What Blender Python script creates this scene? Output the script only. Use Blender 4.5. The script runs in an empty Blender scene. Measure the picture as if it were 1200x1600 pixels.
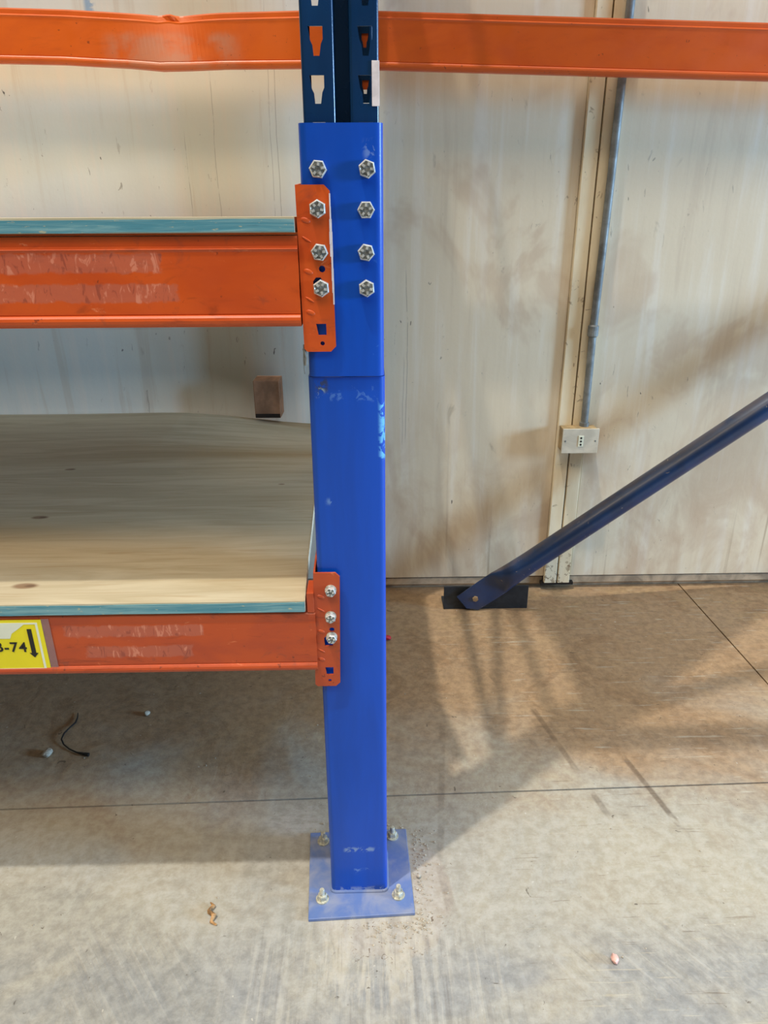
import bpy, bmesh, math, random
from mathutils import Vector, Matrix
sc = bpy.context.scene
COL = sc.collection
random.seed(7)

# ------------------------------------------------------------------ camera
PITCH, YAW, ROLL, FPX = math.radians(22.8), math.radians(1.0), math.atan(14/2680.0), 1128.0
fwd = Vector((math.sin(YAW)*math.cos(PITCH), math.cos(YAW)*math.cos(PITCH), -math.sin(PITCH)))
r0 = Vector((math.cos(YAW), -math.sin(YAW), 0)); u0 = r0.cross(fwd)
rt = r0*math.cos(ROLL) - u0*math.sin(ROLL); up = u0*math.cos(ROLL) + r0*math.sin(ROLL)
cam = bpy.data.cameras.new('camera'); cam.sensor_fit = 'VERTICAL'; cam.sensor_height = 32.0
cam.lens = FPX/1600.0*32.0; cam.clip_start = 0.02; cam.clip_end = 200
camo = bpy.data.objects.new('camera', cam); COL.objects.link(camo)
camo.matrix_world = Matrix(((rt.x, up.x, -fwd.x, 0), (rt.y, up.y, -fwd.y, 0), (rt.z, up.z, -fwd.z, 1.222), (0, 0, 0, 1)))
sc.camera = camo

# ------------------------------------------------------------------ light
w = bpy.data.worlds.new('warehouse_ambient'); sc.world = w; w.use_nodes = True
# the big shed seen from the floor: bright translucent roof overhead, dim stacked goods towards the horizon
_t = w.node_tree; _tc = _t.nodes.new('ShaderNodeTexCoord'); _sp = _t.nodes.new('ShaderNodeSeparateXYZ'); _cr = _t.nodes.new('ShaderNodeValToRGB')
_t.links.new(_tc.outputs['Generated'], _sp.inputs[0]); _t.links.new(_sp.outputs[2], _cr.inputs[0]); _t.links.new(_cr.outputs[0], _t.nodes['Background'].inputs[0])
_e = _cr.color_ramp.elements; _e[0].position = 0.0; _e[0].color = (0.012, 0.013, 0.015, 1); _e[1].position = 1.0; _e[1].color = (0.90, 0.98, 0.94, 1)
_x = _e.new(0.46); _x.color = (0.02, 0.022, 0.025, 1); _x = _e.new(0.68); _x.color = (0.50, 0.56, 0.56, 1); _x = _e.new(0.84); _x.color = (0.90, 0.98, 0.94, 1)
_t.nodes['Background'].inputs[1].default_value = 1.55
SD = Vector((0.225, 0.185, -1.0))                       # skylight sun falling steeply from front left
sun = bpy.data.lights.new('skylight_sun', 'SUN'); sun.energy = 2.05; sun.angle = math.radians(1.2); sun.color = (1.0, 0.94, 0.83)
suno = bpy.data.objects.new('skylight_sun', sun); COL.objects.link(suno)
suno.rotation_euler = SD.to_track_quat('-Z', 'Y').to_euler(); suno.location = (-1, 0, 6)
door = bpy.data.lights.new('door_daylight', 'AREA'); door.shape = 'RECTANGLE'; door.size = 1.5; door.size_y = 1.5
door.energy = 900; door.color = (0.36, 0.62, 0.94)
dooro = bpy.data.objects.new('door_daylight', door); COL.objects.link(dooro)
dooro.location = (8.0, -0.75, 2.0)
dooro.rotation_euler = (Vector((-0.3, 1.1, 0.7)) - Vector(dooro.location)).to_track_quat('-Z', 'Y').to_euler()
strip = bpy.data.lights.new('roof_light_strip', 'AREA'); strip.shape = 'RECTANGLE'; strip.size = 12.0; strip.size_y = 1.6
strip.energy = 400; strip.color = (1.0, 0.70, 0.42)
stripo = bpy.data.objects.new('roof_light_strip', strip); COL.objects.link(stripo); stripo.location = (-1.0, -3.2, 8.0)
stripo.rotation_euler = (Vector((-0.5, 1.3, 0.6)) - Vector(stripo.location)).to_track_quat('-Z', 'Y').to_euler()
sc.view_settings.view_transform = 'Standard'; sc.view_settings.look = 'None'
sc.view_settings.exposure = 0.0; sc.view_settings.gamma = 1.0; sc.view_settings.use_curve_mapping = False

# ------------------------------------------------------------------ node helper
def lin(r, g, b):
    f = lambda c: (c/255/12.92) if c/255 <= 0.04045 else ((c/255+0.055)/1.055)**2.4
    return (f(r), f(g), f(b), 1)

class NM:
    def __init__(s, name, rough=0.5, metal=0.0):
        s.m = bpy.data.materials.new(name); s.m.use_nodes = True; s.t = s.m.node_tree
        s.b = s.t.nodes['Principled BSDF']; s.b.inputs['Roughness'].default_value = rough
        s.b.inputs['Metallic'].default_value = metal
        s.pos = s.node('ShaderNodeNewGeometry').outputs['Position']
        s.obj = s.node('ShaderNodeTexCoord').outputs['Object']
    def node(s, k): return s.t.nodes.new(k)
    def put(s, sock, v):
        if hasattr(v, 'is_output') or isinstance(v, bpy.types.NodeSocket): s.t.links.new(v, sock)
        else: sock.default_value = v
    def math(s, op, a, b=0.0, c=0.0, clamp=False):
        n = s.node('ShaderNodeMath'); n.operation = op; n.use_clamp = clamp
        for i, v in enumerate((a, b, c)): s.put(n.inputs[i], v)
        return n.outputs[0]
    def scale(s, vec, sx, sy, sz, off=(0, 0, 0), rot=(0, 0, 0)):
        n = s.node('ShaderNodeMapping'); s.put(n.inputs[0], vec); n.inputs[1].default_value = off
        n.inputs[2].default_value = rot; n.inputs[3].default_value = (sx, sy, sz); return n.outputs[0]
    def noise(s, vec, sc_=5, det=4, rough=0.55, dist=0.0):
        n = s.node('ShaderNodeTexNoise'); s.put(n.inputs['Vector'], vec); n.inputs['Scale'].default_value = sc_
        n.inputs['Detail'].default_value = det; n.inputs['Roughness'].default_value = rough
        n.inputs['Distortion'].default_value = dist; return n.outputs[0]
    def ramp(s, f, lo, hi):
        n = s.node('ShaderNodeMapRange'); n.interpolation_type = 'SMOOTHSTEP'; s.put(n.inputs[0], f)
        n.inputs[1].default_value = lo; n.inputs[2].default_value = hi; return n.outputs[0]
    def mix(s, f, a, b, mode='MIX'):
        n = s.node('ShaderNodeMix'); n.data_type = 'RGBA'; n.blend_type = mode
        s.put(n.inputs[0], f); s.put(n.inputs[6], a); s.put(n.inputs[7], b); return n.outputs[2]
    def xyz(s, vec):
        n = s.node('ShaderNodeSeparateXYZ'); s.put(n.inputs[0], vec); return n.outputs
    def mul(s, *a):
        r = a[0]
        for v in a[1:]: r = s.math('MULTIPLY', r, v)
        return r
    def band(s, v, lo, hi, e):                         # 1 between lo and hi, edge softness e
        return s.math('MULTIPLY', s.ramp(v, lo-e, lo+e), s.ramp(v, hi+e, hi-e))
    def blob(s, vec, c, r0, r1):                       # 1 inside r0, 0 outside r1
        n = s.node('ShaderNodeVectorMath'); n.operation = 'DISTANCE'; s.put(n.inputs[0], vec); n.inputs[1].default_value = c
        return s.ramp(n.outputs['Value'], r1, r0)
    def line(s, vec, a, b, wd, soft):                  # mask of a floor line from a to b (xy)
        x, y, z = s.xyz(vec)[0:3]
        dx, dy = b[0]-a[0], b[1]-a[1]; L = math.hypot(dx, dy); dx /= L; dy /= L
        px = s.math('SUBTRACT', x, a[0]); py = s.math('SUBTRACT', y, a[1])
        t = s.math('ADD', s.math('MULTIPLY', px, dx), s.math('MULTIPLY', py, dy))
        d = s.math('ABSOLUTE', s.math('SUBTRACT', s.math('MULTIPLY', px, dy), s.math('MULTIPLY', py, dx)))
        return s.math('MULTIPLY', s.ramp(d, wd+soft, wd), s.band(t, 0, L, 0.02))
    def bump(s, h, strength=0.3, dist=0.002):
        n = s.node('ShaderNodeBump'); n.inputs['Strength'].default_value = strength; n.inputs['Distance'].default_value = dist
        s.put(n.inputs['Height'], h); s.t.links.new(n.outputs[0], s.b.inputs['Normal'])
    def done(s, col, rough=None, k=1.0):
        if k != 1.0: col = s.mix(1.0, col, (k, k, k, 1), 'MULTIPLY')
        s.put(s.b.inputs['Base Color'], col)
        if rough is not None: s.put(s.b.inputs['Roughness'], rough)
        return s.m

def m_concrete():
    s = NM('worn_concrete', 0.62); p = s.pos
    x, y, z = s.xyz(p)[0:3]
    big = s.noise(p, 1.6, 5, 0.6, 0.6); mid = s.noise(p, 6, 6, 0.65, 1.2); fine = s.noise(p, 45, 5, 0.7); vf = s.noise(p, 220, 3, 0.7)
    c = s.mix(s.ramp(big, 0.35, 0.65), lin(212, 206, 190), lin(192, 192, 186))
    c = s.mix(s.math('MULTIPLY', s.ramp(mid, 0.45, 0.7), 0.25), c, lin(176, 160, 136))
    # front: cool grey trowelled area
    front = s.mul(s.ramp(y, 0.98, 0.80), s.ramp(s.noise(p, 3.2, 4, 0.6, 0.8), 0.36, 0.58))
    c = s.mix(s.math('MULTIPLY', front, 0.8), c, lin(168, 172, 176))
    # brown dust towards the wall
    wob = s.math('MULTIPLY', s.math('SUBTRACT', s.noise(p, 2.2, 4, 0.6, 1.0), 0.5), 0.9)
    br = s.ramp(s.math('ADD', y, wob), 1.10, 1.62)
    c = s.mix(s.math('MULTIPLY', br, 0.80), c, lin(186, 146, 98))
    br2 = s.mul(br, s.ramp(s.noise(p, 4.5, 6, 0.7, 1.6), 0.47, 0.62))
    c = s.mix(s.math('MULTIPLY', br2, 0.36), c, lin(146, 108, 70))
    rub = s.mul(s.ramp(y, 1.75, 2.15), s.ramp(s.noise(s.scale(p, 1, 2.4, 1), 7, 5, 0.7, 0.6), 0.5, 0.6))
    c = s.mix(s.math('MULTIPLY', rub, 0.5), c, lin(188, 160, 118))
    # grout / dust halo round the base plate
    wp = s.node('ShaderNodeVectorMath'); wp.operation = 'MULTIPLY_ADD'
    nz = s.node('ShaderNodeTexNoise'); s.put(nz.inputs['Vector'], p); nz.inputs['Scale'].default_value = 14
    s.t.links.new(nz.outputs['Color'], wp.inputs[0]); wp.inputs[1].default_value = (0.06, 0.06, 0); s.put(wp.inputs[2], p)
    halo = s.blob(wp.outputs[0], (0.045, 1.03, 0.03), 0.128, 0.142)
    c = s.mix(s.math('MULTIPLY', halo, 0.65), c, lin(214, 204, 192))
    hal2 = s.mul(s.blob(wp.outputs[0], (0.02, 0.93, 0.03), 0.08, 0.15), s.ramp(s.noise(s.scale(p, 20, 4, 1, rot=(0, 0, 0.6)), 2, 5, 0.7, 0.5), 0.42, 0.58))
    c = s.mix(s.math('MULTIPLY', hal2, 0.7), c, lin(230, 222, 204))
    hal3 = s.mul(s.blob(wp.outputs[0], (-0.14, 1.21, 0.03), 0.03, 0.09), s.ramp(s.noise(s.scale(p, 4, 20, 1, rot=(0, 0, 0.8)), 3, 5, 0.7, 0.5), 0.44, 0.56))
    c = s.mix(s.math('MULTIPLY', hal3, 0.6), c, lin(222, 218, 214))
    arc = s.blob(wp.outputs[0], (-0.62, 0.62, 0), 0.42, 0.455)
    c = s.mix(s.math('MULTIPLY', arc, 0.30), c, lin(160, 158, 148))
    arc2 = s.blob(wp.outputs[0], (-0.08, 0.70, 0), 0.05, 0.16)
    c = s.mix(s.math('MULTIPLY', arc2, 0.55), c, lin(134, 142, 154))
    pit = s.mul(s.blob(wp.outputs[0], (0.06, 0.97, 0.03), 0.07, 0.15), s.ramp(s.noise(p, 75, 4, 0.7, 1.5), 0.62, 0.68))
    c = s.mix(pit, c, lin(120, 98, 76))
    # swirling trowel marks in front
    q = s.scale(p, 1, 1, 1, rot=(0, 0, 0.9))
    tr = s.noise(s.scale(q, 2.2, 38, 1), 2.2, 5, 0.6, 0.35)
    trm = s.mul(s.ramp(y, 1.0, 0.86), s.ramp(s.noise(p, 2.6, 3, 0.5), 0.42, 0.6))
    c = s.mix(s.mul(trm, s.ramp(tr, 0.52, 0.66), 0.35), c, lin(224, 220, 210))
    c = s.mix(s.mul(trm, s.ramp(tr, 0.46, 0.34), 0.3), c, lin(140, 140, 142))
    tr2 = s.noise(s.scale(p, 60, 2.5, 1), 1.4, 4, 0.6, 0.2)
    tm2 = s.mul(s.band(y, 0.70, 0.93, 0.05), s.band(x, -0.25, 0.22, 0.08))
    c = s.mix(s.mul(tm2, s.ramp(tr2, 0.5, 0.62), 0.4), c, lin(226, 221, 208))
    c = s.mix(s.mul(tm2, s.ramp(tr2, 0.45, 0.36), 0.4), c, lin(150, 146, 142))
    hs = s.noise(s.scale(p, 5, 70, 1), 1.6, 4, 0.6, 0.3)
    c = s.mix(s.mul(s.ramp(x, 0.1, 0.4), s.ramp(hs, 0.60, 0.68), 0.6), c, lin(222, 214, 196))
    c = s.mix(s.mul(s.ramp(x, 0.1, 0.4), s.ramp(hs, 0.36, 0.30), 0.45), c, lin(128, 108, 86))
    # dark tyre / drag lines and long curved stain edges
    brk = s.ramp(s.noise(p, 9, 3, 0.6), 0.40, 0.52)
    for a, b, wd, k in (((0.40, 1.63), (0.505, 1.19), 0.004, 0.42), ((0.60, 1.36), (0.655, 1.13), 0.0035, 0.6), ((0.20, 1.75), (0.13, 1.08), 0.004, 0.2), ((0.33, 1.72), (0.42, 1.5), 0.012, 0.35),
                        ((0.13, 1.06), (0.14, 0.96), 0.007, 0.25)):
        c = s.mix(s.mul(s.line(p, a, b, wd, 0.006), brk, k), c, lin(96, 74, 54))
    spk = s.ramp(s.noise(p, 38, 4, 0.65, 1.2), 0.68, 0.72)
    c = s.mix(s.math('MULTIPLY', spk, 0.7), c, lin(84, 70, 58))
    wsp = s.ramp(s.noise(s.scale(p, 1, 1, 1, off=(7, 3, 0)), 60, 2, 0.6), 0.735, 0.755)
    c = s.mix(s.math('MULTIPLY', wsp, 0.8), c, lin(235, 230, 218))
    c = s.mix(s.ramp(fine, 0.2, 0.8), c, (0.72, 0.72, 0.72, 1), 'MULTIPLY') if False else s.mix(0.25, c, s.mix(s.ramp(fine, 0.3, 0.7), lin(120, 112, 102), lin(255, 250, 240)), 'OVERLAY')
    h = s.math('ADD', s.math('MULTIPLY', fine, 0.6), s.math('ADD', s.math('MULTIPLY', vf, 0.15), s.math('ADD', s.math('MULTIPLY', mid, 1.6), s.math('MULTIPLY', s.mul(tr, trm), 1.2))))
    s.bump(h, 0.45, 0.004)
    return s.done(c, s.math('ADD', s.math('MULTIPLY', mid, 0.3), 0.42), 0.58)

def m_wall():
    s = NM('painted_wall_panel', 0.45); p = s.pos; x, y, z = s.xyz(p)[0:3]
    c = s.mix(s.ramp(s.noise(s.scale(p, 1, 1, 0.6), 1.8, 4, 0.6, 0.5), 0.35, 0.65), lin(228, 229, 216), lin(216, 219, 210))
    c = s.mix(s.math('MULTIPLY', s.ramp(x, -0.1, 0.15), 0.85), c, lin(222, 206, 176))  # right of the post: shade tone and door-light offset put into the colour
    st = s.noise(s.scale(p, 16, 1, 0.9), 1.5, 5, 0.6, 0.3)
    c = s.mix(s.mul(s.ramp(st, 0.5, 0.68), 0.5), c, lin(232, 226, 212))
    c = s.mix(s.mul(s.ramp(st, 0.46, 0.32), 0.30), c, lin(196, 178, 154))
    # browner towards the bottom on the right, patchy
    low = s.mul(s.ramp(z, 0.95, 0.1), s.ramp(x, -0.1, 0.1), s.ramp(s.noise(s.scale(p, 3, 1, 1.4), 2.2, 5, 0.65, 0.7), 0.40, 0.62))
    c = s.mix(s.math('MULTIPLY', low, 0.6), c, lin(196, 172, 144))
    # runs of rusty water
    run = s.ramp(s.noise(s.scale(p, 26, 1, 0.5, off=(3, 0, 1)), 1.1, 3, 0.5, 0.1), 0.60, 0.70)
    c = s.mix(s.mul(run, s.ramp(z, 0.8, 0.1), 0.5), c, lin(140, 112, 80))
    # specks and scuffs
    sp = s.ramp(s.noise(s.scale(p, 1.0, 1, 0.45), 60, 2, 0.5, 0.4), 0.735, 0.76)
    c = s.mix(s.mul(sp, s.ramp(s.noise(p, 2.5, 2, 0.5), 0.40, 0.55), 0.85), c, lin(70, 64, 56))
    sm = s.ramp(s.noise(s.scale(p, 1, 1, 0.6, off=(0, 0, 4)), 11, 4, 0.6, 1.0), 0.66, 0.76)
    c = s.mix(s.math('MULTIPLY', sm, 0.35), c, lin(120, 108, 92))
    kn = s.ramp(s.noise(s.scale(p, 1.6, 1, 0.5, off=(11, 0, 2)), 26, 4, 0.65, 1.4), 0.66, 0.71)
    c = s.mix(s.mul(kn, s.ramp(s.noise(p, 1.7, 2, 0.5), 0.42, 0.58), 0.55), c, lin(112, 98, 82))
    pa = s.ramp(s.noise(s.scale(p, 1, 1, 0.7, off=(1, 0, 7)), 3.4, 4, 0.6, 0.9), 0.52, 0.64)
    c = s.mix(s.mul(pa, s.ramp(x, -0.1, 0.1), 0.40), c, lin(188, 160, 132))
    # fine cracks running down the paint
    nx = s.math('ADD', x, s.math('MULTIPLY', s.math('SUBTRACT', s.noise(p, 4, 3, 0.6), 0.5), 0.02))
    for cx, z0, z1, k in ((-0.245, 1.15, 1.60, 0.6), (-0.262, 1.15, 1.7, 0.45), (-0.415, 1.1, 1.55, 0.5), (0.11, 0.55, 1.05, 0.7), (0.10, 0.5, 0.8, 0.5), (-0.495, 1.2, 1.4, 0.5)):
        m = s.mul(s.band(nx, cx-0.0006, cx+0.0006, 0.0009), s.band(z, z0, z1, 0.03), s.ramp(s.noise(p, 18, 3, 0.6), 0.36, 0.5), k)
        c = s.mix(m, c, lin(84, 74, 60))
    # blue paint smear above the bent beam
    bl = s.mul(s.band(x, -0.715, -0.69, 0.006), s.ramp(z, 1.66, 1.69), s.ramp(s.noise(p, 30, 3, 0.6), 0.4, 0.5))
    c = s.mix(s.math('MULTIPLY', bl, 0.7), c, lin(110, 160, 200))
    # faint red reflection painted into the wall colour
    rd = s.mul(s.band(x, -0.82, -0.62, 0.05), s.band(z, 0.90, 0.915, 0.01), 0.5)
    c = s.mix(rd, c, lin(190, 110, 90))
    s.bump(s.math('ADD', st, s.noise(p, 60, 3, 0.6)), 0.12, 0.003)
    return s.done(c, 0.5)

def m_cream(name='cream_painted_timber', a=(236, 222, 190), b=(224, 206, 170)):
    s = NM(name, 0.5); p = s.pos
    c = s.mix(s.ramp(s.noise(s.scale(p, 6, 6, 1.2), 3, 4, 0.6), 0.35, 0.65), lin(*a), lin(*b))
    c = s.mix(s.mul(s.ramp(s.noise(p, 30, 3, 0.6, 1), 0.62, 0.70), 0.6), c, lin(120, 90, 58))
    x, y, z = s.xyz(p)[0:3]
    c = s.mix(s.mul(s.ramp(z, 0.25, 0.02), s.ramp(s.noise(p, 70, 2, 0.6), 0.56, 0.64), 0.7), c, lin(110, 76, 46))
    s.bump(s.noise(p, 50, 3, 0.6), 0.15, 0.002); return s.done(c)

def m_paint(name, base, dark, light, rough=0.35, scuff=0.5, streak=0.25, metal=0.0, spec=None, coat=0.0):
    s = NM(name, rough, metal); p = s.pos
    c = s.mix(s.ramp(s.noise(s.scale(p, 7, 7, 1.0), 2.5, 4, 0.6, 0.5), 0.35, 0.68), lin(*base), lin(*dark))
    sc1 = s.ramp(s.noise(s.scale(p, 1, 1, 1.6), 22, 4, 0.65, 1.2), 0.68, 0.74)
    c = s.mix(s.math('MULTIPLY', sc1, scuff), c, lin(*light))
    sc2 = s.ramp(s.noise(p, 90, 3, 0.7, 0.5), 0.70, 0.76)
    c = s.mix(s.math('MULTIPLY', sc2, scuff*0.7), c, lin(*light))
    s.bump(s.noise(p, 35, 3, 0.5), 0.05, 0.002)
    if coat: s.b.inputs['Coat Weight'].default_value = coat; s.b.inputs['Coat Roughness'].default_value = 0.15
    return s.done(c, s.math('ADD', s.math('MULTIPLY', s.noise(p, 12, 3, 0.6), 0.25), rough-0.12))

def m_blue():
    s = NM('bright_blue_enamel', 0.42); p = s.pos; x, y, z = s.xyz(p)[0:3]
    s.b.inputs['Specular IOR Level'].default_value = 0.35; s.b.inputs['Coat Weight'].default_value = 0.25; s.b.inputs['Coat Roughness'].default_value = 0.2
    c = s.mix(s.ramp(s.noise(s.scale(p, 7, 7, 1.0), 2.5, 4, 0.6, 0.5), 0.35, 0.68), lin(0, 74, 184), lin(0, 68, 170))
    n1 = s.noise(p, 70, 4, 0.65, 0.8); n2 = s.noise(s.scale(p, 1, 1, 1.6), 22, 4, 0.65, 1.2)
    c = s.mix(s.math('MULTIPLY', s.ramp(n2, 0.69, 0.75), 0.3), c, lin(80, 140, 220))
    def smear(x0, x1, z0, z1, k, col, lo=0.48):
        return s.mix(s.mul(s.band(x, x0, x1, 0.004), s.band(z, z0, z1, 0.004), s.ramp(n1, lo, lo+0.08), k), c, lin(*col))
    c = smear(-0.060, -0.004, 0.112, 0.122, 0.55, (150, 176, 200))
    c = smear(-0.050, 0.000, 0.055, 0.068, 0.35, (150, 186, 230), 0.54)
    c = smear(-0.080, 0.018, 0.002, 0.020, 0.6, (150, 166, 200), 0.50)
    c = smear(-0.077, -0.060, 0.985, 1.003, 0.8, (54, 60, 66), 0.46)
    c = smear(-0.076, -0.066, 0.978, 0.990, 0.8, (170, 200, 220), 0.52)
    c = smear(-0.060, 0.016, 0.972, 0.992, 0.25, (120, 170, 225), 0.54)
    c = smear(0.0120, 0.024, 0.885, 0.975, 0.8, (120, 200, 245), 0.47)
    c = smear(-0.068, -0.055, 0.815, 0.823, 0.6, (120, 160, 210), 0.46)
    c = smear(-0.005, 0.016, 1.280, 1.300, 0.35, (150, 180, 220), 0.50)
    s.bump(s.noise(p, 35, 3, 0.5), 0.05, 0.002)
    return s.done(c, s.math('ADD', s.math('MULTIPLY', s.noise(p, 12, 3, 0.6), 0.2), 0.34))

def m_brace():
    s = NM('dusty_navy_tube', 0.45); p = s.pos
    nz = s.xyz(s.node('ShaderNodeNewGeometry').outputs['Normal'])[2]
    c = s.mix(s.ramp(s.noise(p, 9, 4, 0.6), 0.35, 0.65), lin(28, 56, 98), lin(30, 48, 80))
    dust = s.mul(s.ramp(nz, 0.55, 0.95), s.ramp(s.noise(p, 14, 4, 0.6), 0.30, 0.55))
    c = s.mix(s.math('MULTIPLY', dust, 0.65), c, lin(104, 88, 74))
    c = s.mix(s.math('MULTIPLY', s.ramp(s.noise(p, 60, 3, 0.6, 0.6), 0.68, 0.74), 0.7), c, lin(150, 140, 128))
    s.b.inputs['Coat Weight'].default_value = 0.3; s.b.inputs['Coat Roughness'].default_value = 0.25
    s.bump(s.noise(p, 30, 3, 0.6), 0.08, 0.002)
    return s.done(c, s.math('ADD', s.math('MULTIPLY', dust, 0.3), 0.32))

def m_orange(name, base, dark, tapes=(), worn=(), dirt=0.35):
    """orange enamel; tapes/worn: (x0,x1,z0,z1) patches of tape residue / rubbed paint, of their own shape"""
    s = NM(name, 0.4); p = s.pos; x, y, z = s.xyz(p)[0:3]
    c = s.mix(s.ramp(s.noise(s.scale(p, 1.5, 3, 3), 3.5, 5, 0.6, 0.6), 0.38, 0.66), lin(*base), lin(*dark))
    gr = s.ramp(s.noise(s.scale(p, 2, 6, 8), 6, 5, 0.65, 0.8), 0.56, 0.72)
    c = s.mix(s.math('MULTIPLY', gr, dirt), c, lin(104, 40, 20))
    if dirt > 0.3:
        g2 = s.ramp(s.noise(s.scale(p, 1, 1, 1, off=(9, 1, 4)), 16, 5, 0.7, 1.0), 0.58, 0.70)
        c = s.mix(s.math('MULTIPLY', g2, dirt), c, lin(120, 62, 46))
        g3 = s.ramp(s.noise(s.scale(p, 1, 1, 3, off=(2, 6, 4)), 24, 5, 0.7, 1.0), 0.64, 0.72)
        c = s.mix(s.math('MULTIPLY', g3, 0.6), c, lin(222, 130, 84))
    sp = s.ramp(s.noise(s.scale(p, 1, 1, 1, off=(5, 0, 2)), 75, 3, 0.6), 0.68, 0.73)
    c = s.mix(s.math('MULTIPLY', sp, 0.6), c, lin(84, 36, 22))
    ex = s.math('MULTIPLY', s.math('SUBTRACT', s.noise(p, 60, 3, 0.6), 0.5), 0.012)
    zz = s.math('ADD', z, ex); xx = s.math('ADD', x, s.math('MULTIPLY', ex, 2.0))
    wr = s.noise(s.scale(p, 70, 1, 22, rot=(0, 0.5, 0)), 1.2, 4, 0.6, 1.2)
    for (x0, x1, z0, z1) in tapes:
        m = s.mul(s.band(xx, x0, x1, 0.003), s.band(zz, z0, z1, 0.002))
        c = s.mix(s.math('MULTIPLY', m, 0.52), c, lin(176, 104, 84))
        c = s.mix(s.mul(m, s.ramp(wr, 0.55, 0.62), 0.5), c, lin(226, 150, 120))
        c = s.mix(s.mul(m, s.ramp(wr, 0.42, 0.36), 0.5), c, lin(120, 52, 40))
    for (x0, x1, z0, z1) in worn:
        m = s.mul(s.band(xx, x0, x1, 0.03), s.band(zz, z0, z1, 0.012), s.ramp(s.noise(p, 12, 4, 0.6), 0.35, 0.6))
        c = s.mix(s.math('MULTIPLY', m, 0.6), c, lin(186, 134, 104))
    s.bump(s.math('ADD', s.noise(p, 30, 3, 0.5), s.math('MULTIPLY', wr, 0.3)), 0.10, 0.002)
    return s.done(c, s.math('ADD', s.math('MULTIPLY', s.noise(p, 15, 3, 0.6), 0.25), 0.28))

def m_teal():
    s = NM('teal_painted_edge', 0.6); p = s.pos
    n1 = s.noise(s.scale(p, 5, 20, 110), 1.5, 4, 0.65, 0.5)
    c = s.mix(s.ramp(n1, 0.35, 0.65), lin(74, 134, 148), lin(122, 164, 168))
    c = s.mix(s.math('MULTIPLY', s.ramp(s.noise(s.scale(p, 30, 30, 90, off=(2, 0, 0)), 2, 3, 0.6), 0.62, 0.70), 0.7), c, lin(190, 180, 140))
    c = s.mix(s.math('MULTIPLY', s.ramp(s.noise(s.scale(p, 8, 8, 160, off=(4, 0, 0)), 2, 3, 0.6), 0.60, 0.70), 0.5), c, lin(50, 100, 116))
    s.bump(n1, 0.3, 0.002); return s.done(c)

def m_ply():
    s = NM('pale_plywood', 0.6); p = s.pos
    g = s.noise(s.scale(p, 1.0, 9, 9), 2.6, 6, 0.6, 1.0)
    c = s.mix(s.ramp(g, 0.34, 0.66), lin(224, 211, 180), lin(204, 189, 156))
    c = s.mix(s.math('MULTIPLY', s.ramp(s.noise(s.scale(p, 4, 90, 20), 1.5, 4, 0.6, 0.3), 0.56, 0.7), 0.35), c, lin(176, 142, 96))
    for kx, ky, r in ((-0.565, 1.045, 0.016), (-0.66, 1.33, 0.013), (-0.71, 1.62, 0.010), (-0.20, 1.5, 0.006)):
        kv = s.scale(p, 0.6, 1.3, 1); cc = (kx*0.6, ky*1.3, 0.659)
        m = s.blob(kv, cc, r*0.5, r)
        c = s.mix(s.math('MULTIPLY', m, 0.8), c, lin(140, 104, 74))
        c = s.mix(s.math('MULTIPLY', s.blob(kv, (cc[0]+r*0.3, cc[1], cc[2]), r*0.15, r*0.5), 0.5), c, lin(80, 54, 40))
    s.bump(g, 0.1, 0.002); return s.done(c, None, 0.76)

def m_plain(name, col, rough=0.5, metal=0.0, var=0.25, sc_=30, bump=0.1):
    s = NM(name, rough, metal); p = s.pos
    n1 = s.noise(p, sc_, 4, 0.6, 0.5)
    c = s.mix(s.ramp(n1, 0.3, 0.7), lin(*col), lin(*[max(0, int(v*(1-var))) for v in col]))
    s.bump(n1, bump, 0.002); return s.done(c, s.math('ADD', s.math('MULTIPLY', n1, 0.3), max(0, rough-0.15)))

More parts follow.
